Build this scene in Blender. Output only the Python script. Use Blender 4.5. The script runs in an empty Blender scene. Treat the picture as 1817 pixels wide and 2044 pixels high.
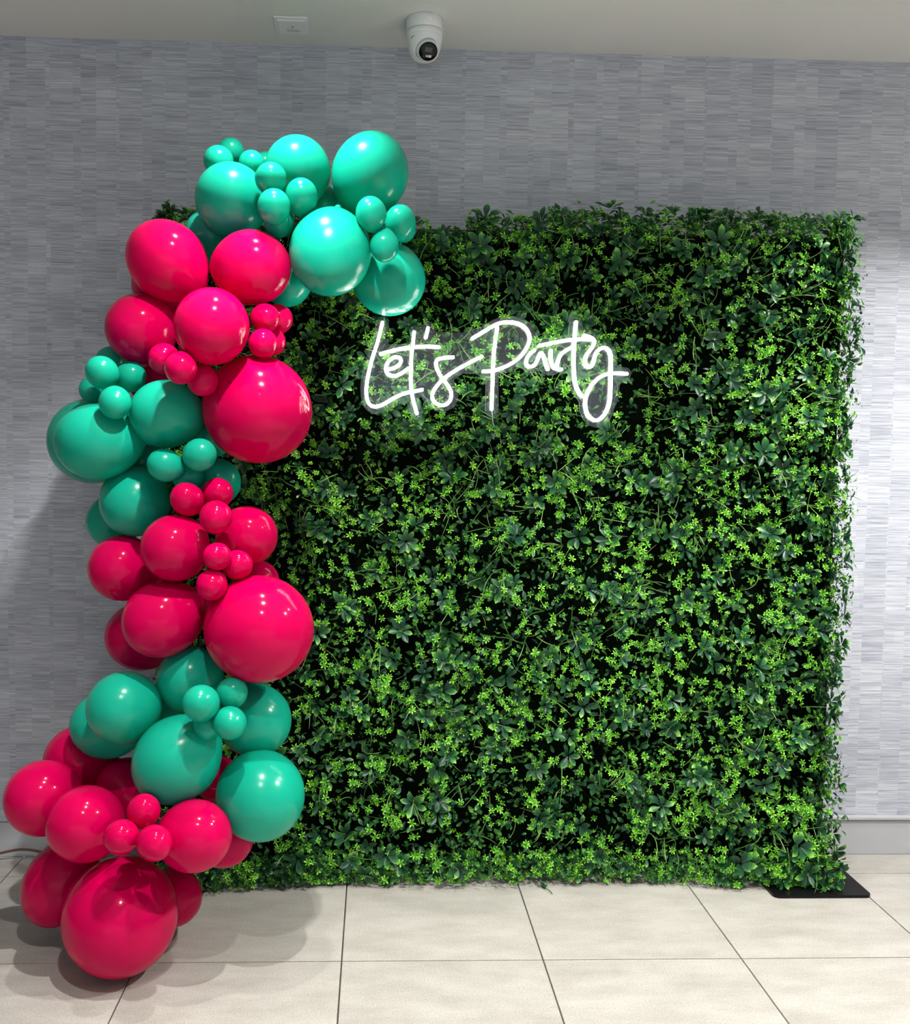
import bpy, bmesh, math, random
import numpy as np
from mathutils import Vector, Matrix

random.seed(7)
rng = np.random.default_rng(11)
scene = bpy.context.scene
col = scene.collection

# ------------------------------------------------------------------ camera
cam_data = bpy.data.cameras.new('camera')
cam_data.sensor_fit = 'HORIZONTAL'
cam_data.sensor_width = 36.0
cam_data.lens = 1960.42 / 1817 * 36.0
cam_data.shift_x = 81.07 / 1817
cam_data.shift_y = 2.341 / 1817
cam_data.clip_start = 0.05
cam = bpy.data.objects.new('camera', cam_data)
col.objects.link(cam)
RX = Vector((0.9991583771, -0.0388440384, 0.0131787029))
RD = Vector((0.0109617425, -0.0567438177, -0.9983285929))
RF = Vector((0.0395269241, 0.9976328382, -0.0562702625))
cam.matrix_world = Matrix(((RX[0], -RD[0], -RF[0], 0.0), (RX[1], -RD[1], -RF[1], -3.6788),
                           (RX[2], -RD[2], -RF[2], 1.5149), (0, 0, 0, 1)))
scene.camera = cam

# ------------------------------------------------------------------ world, exposure
world = bpy.data.worlds.new('world')
world.use_nodes = True
world.node_tree.nodes['Background'].inputs[0].default_value = (0.66, 0.82, 1.0, 1)
world.node_tree.nodes['Background'].inputs[1].default_value = 1.0
scene.world = world
vs = scene.view_settings
vs.view_transform = 'Standard'
vs.look = 'None'
vs.gamma = 1.0
vs.use_curve_mapping = False
vs.exposure = 0.06

cy = scene.cycles
cy.max_bounces = 5
cy.diffuse_bounces = 3
cy.glossy_bounces = 2
cy.use_denoising = True
cy.sample_clamp_indirect = 4.0
cy.adaptive_threshold = 0.12
cy.use_light_tree = False
cy.caustics_reflective = False
cy.caustics_refractive = False
cy.transmission_bounces = 4
cy.transparent_max_bounces = 8

CEIL = 3.0106
# recessed downlights: x, y, watts, half angle of the beam, label
DOWNLIGHTS = [
    (-0.30, -0.90, 38, 50, 'recessed ceiling downlight right above the balloon arch'),
    (-0.20, -1.50, 74, 54, 'recessed ceiling downlight in front of the balloon arch'),
    (-0.25, -2.50, 44, 54, 'recessed ceiling downlight between the balloons and the viewer'),
    (1.95, -0.85, 48, 56, 'recessed ceiling downlight above the right end of the leaf panel'),
    (2.00, -1.60, 125, 60, 'recessed ceiling downlight in front of the right end of the leaf panel'),
    (1.60, -3.20, 60, 50, 'recessed ceiling downlight right of the viewer'),
    (-2.2, -5.2, 40, 48, 'recessed ceiling downlight behind the viewer at the left'),
    (0.5, -5.0, 120, 50, 'recessed ceiling downlight straight behind the viewer'),
    (3.2, -4.6, 160, 54, 'recessed ceiling downlight behind the viewer at the right'),
    (-0.8, -8.0, 80, 50, 'recessed ceiling downlight deep in the lobby at the left'),
    (2.0, -8.0, 110, 50, 'recessed ceiling downlight deep in the lobby at the right'),
]

# ------------------------------------------------------------------ helpers
def tag(o, label=None, cat=None, group=None, kind=None):
    if label: o['label'] = label
    if cat: o['category'] = cat
    if group: o['group'] = group
    if kind: o['kind'] = kind
    return o

def link(name, me, mat=None, parent=None):
    o = bpy.data.objects.new(name, me)
    col.objects.link(o)
    if mat is not None:
        o.data.materials.append(mat)
    if parent is not None:
        o.parent = parent
    return o

def empty(name, loc=(0, 0, 0)):
    o = bpy.data.objects.new(name, None)
    o.empty_display_size = 0.05
    o.location = loc
    col.objects.link(o)
    return o

def from_bm(name, bm, mat, parent=None, smooth=False):
    me = bpy.data.meshes.new(name)
    bm.normal_update()
    bm.to_mesh(me)
    bm.free()
    if smooth:
        for p in me.polygons: p.use_smooth = True
    return link(name, me, mat, parent)

def add_box(bm, x0, x1, y0, y1, z0, z1, bevel=0.0, seg=2):
    vs_ = [bm.verts.new(p) for p in ((x0,y0,z0),(x1,y0,z0),(x1,y1,z0),(x0,y1,z0),(x0,y0,z1),(x1,y0,z1),(x1,y1,z1),(x0,y1,z1))]
    fs = [bm.faces.new([vs_[i] for i in f]) for f in ((0,3,2,1),(4,5,6,7),(0,1,5,4),(1,2,6,5),(2,3,7,6),(3,0,4,7))]
    if bevel:
        es = list({e for f in fs for e in f.edges})
        bmesh.ops.bevel(bm, geom=es, offset=bevel, segments=seg, affect='EDGES', profile=0.5)

def box(name, x0, x1, y0, y1, z0, z1, mat, parent=None, bevel=0.0):
    bm = bmesh.new()
    add_box(bm, x0, x1, y0, y1, z0, z1, bevel)
    return from_bm(name, bm, mat, parent)

def add_lathe(bm, profile, n=40, M=Matrix()):
    rings = []
    for r, z in profile:
        if r < 1e-6:
            rings.append([bm.verts.new(M @ Vector((0, 0, z)))])
        else:
            rings.append([bm.verts.new(M @ Vector((r*math.cos(2*math.pi*k/n), r*math.sin(2*math.pi*k/n), z))) for k in range(n)])
    for a, b in zip(rings, rings[1:]):
        for k in range(n):
            k2 = (k+1) % n
            if len(a) == 1 and len(b) == 1: continue
            if len(a) == 1: bm.faces.new((a[0], b[k2], b[k]))
            elif len(b) == 1: bm.faces.new((a[k], a[k2], b[0]))
            else: bm.faces.new((a[k], a[k2], b[k2], b[k]))
    bmesh.ops.recalc_face_normals(bm, faces=bm.faces)

def catmull(pts, step=6):
    out = []
    n = len(pts)
    for i in range(n-1):
        p0 = pts[max(i-1, 0)]; p1 = pts[i]; p2 = pts[i+1]; p3 = pts[min(i+2, n-1)]
        for k in range(step):
            t = k/step
            out.append(0.5*((2*p1) + (p2-p0)*t + (2*p0-5*p1+4*p2-p3)*t*t + (-p0+3*p1-3*p2+p3)*t*t*t))
    out.append(pts[-1].copy())
    return out

def add_tube(bm, pts, r, n=10, taper=False):
    """a tube with rounded ends along the points"""
    T = [(pts[min(i+1, len(pts)-1)] - pts[max(i-1, 0)]).normalized() for i in range(len(pts))]
    path = [(pts[0] - T[0]*r*0.85, r*0.45, T[0]), (pts[0] - T[0]*r*0.5, r*0.85, T[0])]
    path += [(p, r, t) for p, t in zip(pts, T)]
    path += [(pts[-1] + T[-1]*r*0.5, r*0.85, T[-1]), (pts[-1] + T[-1]*r*0.85, r*0.45, T[-1])]
    up = Vector((0, 1, 0)) if abs(T[0].y) < 0.9 else Vector((1, 0, 0))
    rings = []
    for i, (p, rad, t) in enumerate(path):
        s = t.cross(up)
        if s.length < 1e-4: s = t.cross(Vector((1, 0.1, 0)))
        s.normalize()
        u = s.cross(t).normalized()
        up = u if not taper else up
        rings.append([bm.verts.new(p + s*rad*math.cos(2*math.pi*k/n) + u*rad*math.sin(2*math.pi*k/n)) for k in range(n)])
    for a, b in zip(rings, rings[1:]):
        for k in range(n):
            bm.faces.new((a[k], a[(k+1) % n], b[(k+1) % n], b[k]))
    bm.faces.new(rings[0][::-1]); bm.faces.new(rings[-1])
    bmesh.ops.recalc_face_normals(bm, faces=bm.faces)

# ------------------------------------------------------------------ materials
def new_mat(name):
    m = bpy.data.materials.new(name)
    m.use_nodes = True
    nt = m.node_tree
    return m, nt, nt.nodes['Principled BSDF'], nt.links

def simple(name, c, rough=0.5, metal=0.0, spec=0.5):
    m, nt, p, l = new_mat(name)
    p.inputs['Base Color'].default_value = (*c, 1)
    p.inputs['Roughness'].default_value = rough
    p.inputs['Metallic'].default_value = metal
    p.inputs['Specular IOR Level'].default_value = spec
    return m

def math_node(nt, op, a, b=None, c=None):
    n = nt.nodes.new('ShaderNodeMath'); n.operation = op
    for i, v in enumerate((a, b, c)):
        if v is None: continue
        if isinstance(v, (int, float)): n.inputs[i].default_value = v
        else: nt.links.new(v, n.inputs[i])
    return n.outputs[0]

def paint(name, c, rough=0.6):
    m, nt, p, l = new_mat(name)
    tc = nt.nodes.new('ShaderNodeTexCoord')
    nz = nt.nodes.new('ShaderNodeTexNoise'); nz.inputs['Scale'].default_value = 140; nz.inputs['Detail'].default_value = 3
    l.new(tc.outputs['Object'], nz.inputs['Vector'])
    bp = nt.nodes.new('ShaderNodeBump'); bp.inputs['Strength'].default_value = 0.06; bp.inputs['Distance'].default_value = 0.002
    l.new(nz.outputs['Fac'], bp.inputs['Height']); l.new(bp.outputs['Normal'], p.inputs['Normal'])
    p.inputs['Base Color'].default_value = (*c, 1)
    p.inputs['Roughness'].default_value = rough
    return m

def wallpaper():
    """vinyl wallcovering: staggered patches of fine horizontal threads"""
    m, nt, p, l = new_mat('wallpaper')
    tc = nt.nodes.new('ShaderNodeTexCoord')
    sep = nt.nodes.new('ShaderNodeSeparateXYZ'); l.new(tc.outputs['Object'], sep.inputs[0])
    X, Z = sep.outputs[0], sep.outputs[2]
    def cells(colw, rowh, seed, jitter):
        ci = math_node(nt, 'FLOOR', math_node(nt, 'DIVIDE', math_node(nt, 'ADD', X, 40 + seed*0.37), colw))
        w1 = nt.nodes.new('ShaderNodeTexWhiteNoise'); w1.noise_dimensions = '1D'
        l.new(math_node(nt, 'ADD', ci, seed*17.3), w1.inputs['W'])
        zz = math_node(nt, 'ADD', math_node(nt, 'DIVIDE', math_node(nt, 'ADD', Z, 10), rowh), math_node(nt, 'MULTIPLY', w1.outputs['Value'], jitter))
        ri = math_node(nt, 'FLOOR', zz)
        w2 = nt.nodes.new('ShaderNodeTexWhiteNoise'); w2.noise_dimensions = '2D'
        cb = nt.nodes.new('ShaderNodeCombineXYZ'); l.new(ci, cb.inputs[0]); l.new(ri, cb.inputs[1])
        l.new(cb.outputs[0], w2.inputs['Vector'])
        return w2.outputs['Value']
    def ragged(colw, rowh, seed):
        # rows whose vertical breaks are shifted per row: width of a patch varies
        ri = math_node(nt, 'FLOOR', math_node(nt, 'DIVIDE', math_node(nt, 'ADD', Z, 10 + seed*0.13), rowh))
        w1 = nt.nodes.new('ShaderNodeTexWhiteNoise'); w1.noise_dimensions = '1D'
        l.new(math_node(nt, 'ADD', ri, seed*3.1), w1.inputs['W'])
        ci = math_node(nt, 'FLOOR', math_node(nt, 'ADD', math_node(nt, 'DIVIDE', math_node(nt, 'ADD', X, 40), colw), math_node(nt, 'MULTIPLY', w1.outputs['Value'], 9.0)))
        w2 = nt.nodes.new('ShaderNodeTexWhiteNoise'); w2.noise_dimensions = '2D'
        cb = nt.nodes.new('ShaderNodeCombineXYZ'); l.new(ci, cb.inputs[0]); l.new(ri, cb.inputs[1])
        l.new(cb.outputs[0], w2.inputs['Vector'])
        return w2.outputs['Value']
    a = cells(0.083, 0.118, 1.0, 7.0)
    b = cells(0.127, 0.061, 5.0, 5.0)
    c = ragged(0.19, 0.066, 2.0)
    rnd = math_node(nt, 'ADD', math_node(nt, 'MULTIPLY', a, 0.45), math_node(nt, 'ADD', math_node(nt, 'MULTIPLY', b, 0.35), math_node(nt, 'MULTIPLY', c, 0.2)))
    def threads(fx, fz, off):
        cb = nt.nodes.new('ShaderNodeCombineXYZ')
        l.new(math_node(nt, 'MULTIPLY', X, fx), cb.inputs[0])
        l.new(math_node(nt, 'MULTIPLY', Z, fz), cb.inputs[2])
        l.new(math_node(nt, 'MULTIPLY', off, 40.0), cb.inputs[1])
        nz = nt.nodes.new('ShaderNodeTexNoise'); nz.inputs['Scale'].default_value = 1.0; nz.inputs['Detail'].default_value = 2.0
        nz.inputs['Roughness'].default_value = 0.6
        l.new(cb.outputs[0], nz.inputs['Vector'])
        return nz.outputs['Fac']
    ab = math_node(nt, 'ADD', a, math_node(nt, 'MULTIPLY', b, 1.7))
    t1 = threads(5.0, 190.0, ab)
    t2 = threads(8.0, 420.0, math_node(nt, 'ADD', b, c))
    v = math_node(nt, 'ADD', math_node(nt, 'MULTIPLY', math_node(nt, 'SUBTRACT', t1, 0.5), 0.78),
                  math_node(nt, 'MULTIPLY', math_node(nt, 'SUBTRACT', t2, 0.5), 0.55))
    v = math_node(nt, 'ADD', v, math_node(nt, 'MULTIPLY', math_node(nt, 'SUBTRACT', rnd, 0.5), 0.20))
    v = math_node(nt, 'ADD', v, 0.5)
    ramp = nt.nodes.new('ShaderNodeValToRGB')
    e = ramp.color_ramp.elements
    e[0].position = 0.16; e[0].color = (0.225, 0.24, 0.295, 1)
    e[1].position = 0.86; e[1].color = (0.82, 0.83, 0.87, 1)
    mid = ramp.color_ramp.elements.new(0.5); mid.color = (0.51, 0.525, 0.59, 1)
    l.new(v, ramp.inputs[0])
    l.new(ramp.outputs[0], p.inputs['Base Color'])
    p.inputs['Roughness'].default_value = 0.55
    p.inputs['Specular IOR Level'].default_value = 0.3
    bp = nt.nodes.new('ShaderNodeBump'); bp.inputs['Strength'].default_value = 0.25; bp.inputs['Distance'].default_value = 0.002
    l.new(t1, bp.inputs['Height']); l.new(bp.outputs['Normal'], p.inputs['Normal'])
    return m

def tile_mat():
    m, nt, p, l = new_mat('porcelain_tile')
    tc = nt.nodes.new('ShaderNodeTexCoord'); oi = nt.nodes.new('ShaderNodeObjectInfo')
    add = nt.nodes.new('ShaderNodeVectorMath'); add.operation = 'ADD'
    mul = nt.nodes.new('ShaderNodeVectorMath'); mul.operation = 'SCALE'
    l.new(oi.outputs['Location'], mul.inputs[0]); mul.inputs['Scale'].default_value = 3.7
    l.new(tc.outputs['Object'], add.inputs[0]); l.new(mul.outputs[0], add.inputs[1])
    mp = nt.nodes.new('ShaderNodeMapping'); mp.inputs['Scale'].default_value = (1.0, 2.4, 1.0)
    l.new(add.outputs[0], mp.inputs[0])
    n1 = nt.nodes.new('ShaderNodeTexNoise'); n1.inputs['Scale'].default_value = 4.5; n1.inputs['Detail'].default_value = 7; n1.inputs['Roughness'].default_value = 0.62
    n2 = nt.nodes.new('ShaderNodeTexNoise'); n2.inputs['Scale'].default_value = 190; n2.inputs['Detail'].default_value = 3
    l.new(mp.outputs[0], n1.inputs['Vector']); l.new(add.outputs[0], n2.inputs['Vector'])
    r1 = nt.nodes.new('ShaderNodeValToRGB'); e = r1.color_ramp.elements
    e[0].position = 0.3; e[0].color = (0.41, 0.385, 0.345, 1)
    e[1].position = 0.72; e[1].color = (0.555, 0.53, 0.485, 1)
    l.new(n1.outputs['Fac'], r1.inputs[0])
    mx = nt.nodes.new('ShaderNodeMixRGB'); mx.blend_type = 'MULTIPLY'; mx.inputs[0].default_value = 1.0
    r2 = nt.nodes.new('ShaderNodeValToRGB'); e = r2.color_ramp.elements
    e[0].position = 0.30; e[0].color = (0.78, 0.77, 0.76, 1); e[1].position = 0.62; e[1].color = (1, 1, 1, 1)
    l.new(n2.outputs['Fac'], r2.inputs[0])
    l.new(r1.outputs[0], mx.inputs[1]); l.new(r2.outputs[0], mx.inputs[2])
    l.new(mx.outputs[0], p.inputs['Base Color'])
    p.inputs['Roughness'].default_value = 0.5
    p.inputs['Specular IOR Level'].default_value = 0.35
    bp = nt.nodes.new('ShaderNodeBump'); bp.inputs['Strength'].default_value = 0.12; bp.inputs['Distance'].default_value = 0.001
    l.new(n2.outputs['Fac'], bp.inputs['Height']); l.new(bp.outputs['Normal'], p.inputs['Normal'])
    return m

def latex(name, c, rough, spec):
    """thin rubber skin: mostly diffuse and glossy, a little light passes through"""
    m, nt, p, l = new_mat(name)
    out = nt.nodes['Material Output']
    tc = nt.nodes.new('ShaderNodeTexCoord')
    nz = nt.nodes.new('ShaderNodeTexNoise'); nz.inputs['Scale'].default_value = 2.2; nz.inputs['Detail'].default_value = 2
    l.new(tc.outputs['Object'], nz.inputs['Vector'])
    hsv = nt.nodes.new('ShaderNodeHueSaturation'); hsv.inputs['Color'].default_value = (*c, 1)
    l.new(math_node(nt, 'ADD', math_node(nt, 'MULTIPLY', nz.outputs['Fac'], 0.16), 0.92), hsv.inputs['Value'])
    l.new(hsv.outputs[0], p.inputs['Base Color'])
    p.inputs['Roughness'].default_value = rough
    p.inputs['Specular IOR Level'].default_value = spec
    tr = nt.nodes.new('ShaderNodeBsdfTranslucent'); l.new(hsv.outputs[0], tr.inputs['Color'])
    mix = nt.nodes.new('ShaderNodeMixShader'); mix.inputs[0].default_value = 0.22
    l.new(p.outputs[0], mix.inputs[1]); l.new(tr.outputs[0], mix.inputs[2])
    l.new(mix.outputs[0], out.inputs['Surface'])
    return m

def leaf_mat(name, stops, rough, trans, spec=0.4):
    """colour runs along the leaf (uv y: base to tip); uv x varies it from leaf to leaf"""
    m, nt, p, l = new_mat(name)
    out = nt.nodes['Material Output']
    uv = nt.nodes.new('ShaderNodeUVMap'); uv.uv_map = 'leaf'
    sep = nt.nodes.new('ShaderNodeSeparateXYZ'); l.new(uv.outputs[0], sep.inputs[0])
    ramp = nt.nodes.new('ShaderNodeValToRGB'); els = ramp.color_ramp.elements
    els[0].position = stops[0][0]; els[0].color = (*stops[0][1], 1)
    els[1].position = stops[-1][0]; els[1].color = (*stops[-1][1], 1)
    for s in stops[1:-1]:
        x = els.new(s[0]); x.color = (*s[1], 1)
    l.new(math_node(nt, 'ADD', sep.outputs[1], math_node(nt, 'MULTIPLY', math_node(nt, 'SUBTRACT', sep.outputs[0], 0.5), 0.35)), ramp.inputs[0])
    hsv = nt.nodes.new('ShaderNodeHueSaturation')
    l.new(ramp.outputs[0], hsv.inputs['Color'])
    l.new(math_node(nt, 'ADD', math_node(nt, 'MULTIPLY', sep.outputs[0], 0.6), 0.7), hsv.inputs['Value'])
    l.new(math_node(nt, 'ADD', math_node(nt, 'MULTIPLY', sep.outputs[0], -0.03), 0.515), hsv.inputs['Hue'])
    l.new(hsv.outputs[0], p.inputs['Base Color'])
    p.inputs['Roughness'].default_value = rough
    p.inputs['Specular IOR Level'].default_value = spec
    tr = nt.nodes.new('ShaderNodeBsdfTranslucent'); l.new(hsv.outputs[0], tr.inputs['Color'])
    mix = nt.nodes.new('ShaderNodeMixShader'); mix.inputs[0].default_value = trans
    l.new(p.outputs[0], mix.inputs[1]); l.new(tr.outputs[0], mix.inputs[2])
    l.new(mix.outputs[0], out.inputs['Surface'])
    return m

def emitter(name, c, s):
    m, nt, p, l = new_mat(name)
    p.inputs['Base Color'].default_value = (0.9, 0.9, 0.9, 1)
    p.inputs['Emission Color'].default_value = (*c, 1)
    p.inputs['Emission Strength'].default_value = s
    return m

def acrylic(name, haze, tint, polished=True):
    m, nt, p, l = new_mat(name)
    out = nt.nodes['Material Output']
    tr = nt.nodes.new('ShaderNodeBsdfTransparent'); tr.inputs[0].default_value = (*tint, 1)
    gl = nt.nodes.new('ShaderNodeBsdfGlossy'); gl.inputs["Roughness"].default_value = 0.15
    fr = nt.nodes.new('ShaderNodeFresnel'); fr.inputs[0].default_value = 1.49
    df = nt.nodes.new('ShaderNodeBsdfDiffuse'); df.inputs[0].default_value = (0.9, 0.92, 0.92, 1)
    m1 = nt.nodes.new('ShaderNodeMixShader'); m1.inputs[0].default_value = haze
    l.new(tr.outputs[0], m1.inputs[1]); l.new(df.outputs[0], m1.inputs[2])
    m2 = nt.nodes.new('ShaderNodeMixShader'); l.new(fr.outputs[0], m2.inputs[0])
    l.new(m1.outputs[0], m2.inputs[1]); l.new(gl.outputs[0], m2.inputs[2])
    l.new((m2 if polished else m1).outputs[0], out.inputs['Surface'])
    return m

M_WALL = wallpaper()
M_PAINT = paint('plain_wall_paint', (0.72, 0.72, 0.72))
M_CEIL = paint('ceiling_paint', (0.86, 0.86, 0.835), 0.7)
M_BASE = paint('baseboard_paint', (0.50, 0.50, 0.52), 0.4)
M_TILE = tile_mat()
M_GROUT = paint('grout', (0.11, 0.095, 0.075), 0.9)
M_TEAL = latex('teal_latex', (0.007, 0.47, 0.315), 0.22, 0.34)
M_PINK = latex('pink_latex', (0.70, 0.0004, 0.088), 0.11, 0.17)
M_BLACK = simple('black_powder_coat', (0.004, 0.004, 0.0045), 0.4, spec=0.18)
M_BACK = simple('gap_shade_mat', (0.002, 0.004, 0.002), 0.9, spec=0.0)  # shade of the gaps between leaves put into the backing's near-black colour
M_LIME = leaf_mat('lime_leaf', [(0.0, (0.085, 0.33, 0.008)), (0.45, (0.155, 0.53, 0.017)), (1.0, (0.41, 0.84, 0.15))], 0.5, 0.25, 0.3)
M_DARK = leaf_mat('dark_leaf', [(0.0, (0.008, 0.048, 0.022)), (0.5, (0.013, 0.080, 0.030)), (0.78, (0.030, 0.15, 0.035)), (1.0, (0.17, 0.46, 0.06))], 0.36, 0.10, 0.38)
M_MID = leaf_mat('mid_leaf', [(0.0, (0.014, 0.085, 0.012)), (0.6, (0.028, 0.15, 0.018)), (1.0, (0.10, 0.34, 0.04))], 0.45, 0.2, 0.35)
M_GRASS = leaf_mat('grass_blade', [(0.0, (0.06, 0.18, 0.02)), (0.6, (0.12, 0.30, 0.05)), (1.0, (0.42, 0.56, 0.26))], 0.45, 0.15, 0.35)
M_NEON = emitter('neon_white', (1.0, 1.0, 0.96), 26.0)
M_ACRYL = acrylic('clear_acrylic', 0.012, (0.97, 0.985, 0.98))
M_EDGE = acrylic('acrylic_cut_edge', 0.6, (0.9, 0.95, 0.93), False)
M_WHITE = simple('white_plastic', (0.93, 0.94, 0.95), 0.35)
M_SEAM = simple('grey_seam', (0.42, 0.43, 0.45), 0.5)
M_GLASS = simple('black_lens_window', (0.002, 0.002, 0.002), 0.12, spec=0.25)
M_GREYW = simple('grey_sensor_window', (0.05, 0.05, 0.045), 0.25)
M_LED = simple('white_led_cover', (0.75, 0.74, 0.70), 0.3)
M_CORD = simple('brown_cord_rubber', (0.13, 0.06, 0.035), 0.5)
M_LAMP = emitter('downlight_lens', (1.0, 0.95, 0.88), 14.0)
M_LAMP.cycles.emission_sampling = 'NONE'
M_RING = simple('downlight_trim', (0.7, 0.7, 0.7), 0.4)
M_WIRE = simple('steel_wire', (0.6, 0.6, 0.6), 0.3, 0.8)

# ------------------------------------------------------------------ the room
XL, XR, YB = -4.6, 5.6, -11.0
floor = box('floor', XL, XR, YB, 0.0, -0.12, -0.011, M_GROUT)
tag(floor, 'beige stone-look porcelain tile floor of the lobby', 'floor', kind='structure')
T = 0.61; G = 0.0045
X0 = -0.0872; Y0 = 2.8797 - 3.6788          # a joint crossing
tile_me = {}
def tile(x0, x1, y0, y1):
    w, d = round(x1-x0, 4), round(y1-y0, 4)
    if (w, d) not in tile_me:
        bm = bmesh.new(); add_box(bm, -w/2+G/2, w/2-G/2, -d/2+G/2, d/2-G/2, -0.010, 0.0, 0.0006, 1)
        o = from_bm('floor_tile', bm, M_TILE); tile_me[(w, d)] = o.data
    else:
        o = link('floor_tile', tile_me[(w, d)])
    o.parent = floor
    o.location = ((x0+x1)/2, (y0+y1)/2, 0)
rows = [(Y0 + j*T, Y0 + (j+1)*T) for j in range(-9, 1)] + [(Y0 + T, -0.003)]
for (ya, yb) in rows:
    for i in range(-6, 8):
        tile(X0 + i*T, X0 + (i+1)*T, ya, yb)
bm = bmesh.new()
add_box(bm, XL, XR, YB, Y0 - 9*T - G/2, -0.010, 0.0)
add_box(bm, XL, X0 - 6*T - G/2, Y0 - 9*T, 0, -0.010, 0.0)
add_box(bm, X0 + 8*T + G/2, XR, Y0 - 9*T, 0, -0.010, 0.0)
far = from_bm('far_floor', bm, M_TILE, floor); far['kind'] = 'stuff'

tag(box('wall_back', XL, XR, 0.0, 0.12, 0, CEIL, M_WALL), 'grey wallcovering with staggered patches of fine horizontal threads', 'wall', kind='structure')
tag(box('wall_left', XL-0.12, XL, YB, 0.0, 0, CEIL, M_PAINT), 'plain pale side wall far to the left', 'wall', kind='structure')
tag(box('wall_right', XR, XR+0.12, YB, 0.0, 0, CEIL, M_PAINT), 'plain pale side wall far to the right', 'wall', kind='structure')
tag(box('ceiling', XL, XR, YB, 0.12, CEIL, CEIL+0.1, M_CEIL), 'plain white painted ceiling', 'ceiling', kind='structure')
bb = box('baseboard_back', XL, XR, -0.016, -0.0005, 0.0005, 0.1335, M_BASE, bevel=0.002)
tag(bb, 'tall grey baseboard with a thin raised cap', 'baseboard', kind='structure')
bm = bmesh.new(); add_box(bm, XL, XR, -0.026, -0.0005, 0.1375, 0.152, 0.004, 2)
from_bm('cap_moulding', bm, M_BASE, bb)
bm = bmesh.new(); add_box(bm, XL, XR, -0.012, -0.0005, 0.1335, 0.1375)
from_bm('shadow_groove', bm, M_SEAM, bb)

# ------------------------------------------------------------------ ceiling fittings
for (x, y, w, ang, lab) in DOWNLIGHTS:
    d = empty('ceiling_downlight', (x, y, CEIL))
    tag(d, lab, 'ceiling light', 'recessed ceiling downlights')
    bm = bmesh.new()
    add_lathe(bm, [(0.052, -0.001), (0.056, -0.008), (0.078, -0.008), (0.082, -0.003), (0.082, -0.0005)], 32)
    from_bm('trim_ring', bm, M_RING, d, True)
    bm = bmesh.new(); add_lathe(bm, [(0.0, -0.004), (0.052, -0.004)], 32)
    from_bm('lens', bm, M_LAMP, d)
    ld = bpy.data.lights.new('downlight_lamp', 'SPOT')
    ld.energy = w * 2.25
    ld.color = (1.0, 0.985, 0.955)
    ld.spot_size = math.radians(2*ang)
    ld.spot_blend = 0.55
    ld.shadow_soft_size = 0.025
    lo = bpy.data.objects.new('downlight_lamp', ld)
    col.objects.link(lo); lo.parent = d; lo.location = (0, 0, -0.05)

def ceiling_plate(x0, x1, y0, y1, lab, printed):
    r = empty('ceiling_access_plate', ((x0+x1)/2, (y0+y1)/2, CEIL))
    tag(r, lab, 'cover plate', 'white plates on the ceiling')
    w, d = (x1-x0)/2, (y1-y0)/2
    bm = bmesh.new(); add_box(bm, -w, w, -d, d, -0.008, -0.0003, 0.003, 2); from_bm('plate', bm, M_WHITE, r)
    bm = bmesh.new(); add_box(bm, -w+0.012, w-0.012, -d+0.012, d-0.012, -0.0135, -0.008, 0.002, 2); from_bm('raised_panel', bm, M_WHITE, r)
    if printed:
        bm = bmesh.new(); add_lathe(bm, [(0.0, -0.0142), (0.0028, -0.0142), (0.0028, -0.0135)], 12, Matrix.Translation((0.002, -0.006, 0))); from_bm('sensor_hole', bm, M_BLACK, r)
        bm = bmesh.new()
        for (xa, xb, yy) in ((-0.022, 0.020, 0.016), (-0.018, 0.026, 0.028)):
            add_box(bm, xa, xb, yy-0.0022, yy+0.0022, -0.0138, -0.0134)
        from_bm('printed_line', bm, M_SEAM, r)
ceiling_plate(-0.367, -0.248, -0.237, -0.105, 'square white plate with a small hole, on the ceiling left of the security camera', True)
ceiling_plate(-0.377, -0.258, -0.515, -0.383, 'white ceiling plate cut off by the top edge of the picture', False)

# turret security camera
sc = empty('security_camera', (0.150, -0.235, CEIL))
tag(sc, 'white ceiling-mounted turret security camera with a black lens face', 'camera')
bm = bmesh.new(); add_lathe(bm, [(0.0, -0.0003), (0.063, -0.0003), (0.0645, -0.003), (0.0645, -0.043), (0.063, -0.0455), (0.055, -0.0455)], 56)
from_bm('mount_base', bm, M_WHITE, sc, True)
bm = bmesh.new(); add_lathe(bm, [(0.0618, -0.0450), (0.0618, -0.0475)], 56); from_bm('base_seam', bm, M_SEAM, sc, True)
bm = bmesh.new(); add_lathe(bm, [(0.0630, -0.0470), (0.0645, -0.0485), (0.0635, -0.066), (0.0625, -0.0675), (0.0618, -0.068)], 56)
from_bm('collar_ring', bm, M_WHITE, sc, True)
sc.scale = (0.97, 0.97, 0.92)
face_dir = Vector((0.15, -0.75, -0.66)).normalized()
ctr = Vector((0.006, -0.006, -0.104))
cupp = [(0.0620, -0.0685), (0.0612, -0.078), (0.0585, -0.095), (0.0545, -0.113), (0.047, -0.131), (0.038, -0.142), (0.022, -0.1495), (0.0, -0.152)]
fine = [(p.x, p.y) for p in catmull([Vector((a, b, 0)) for a, b in cupp], 12)]
fine[-1] = (0.0, -0.152)
bm = bmesh.new(); add_lathe(bm, fine, 160)
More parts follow.
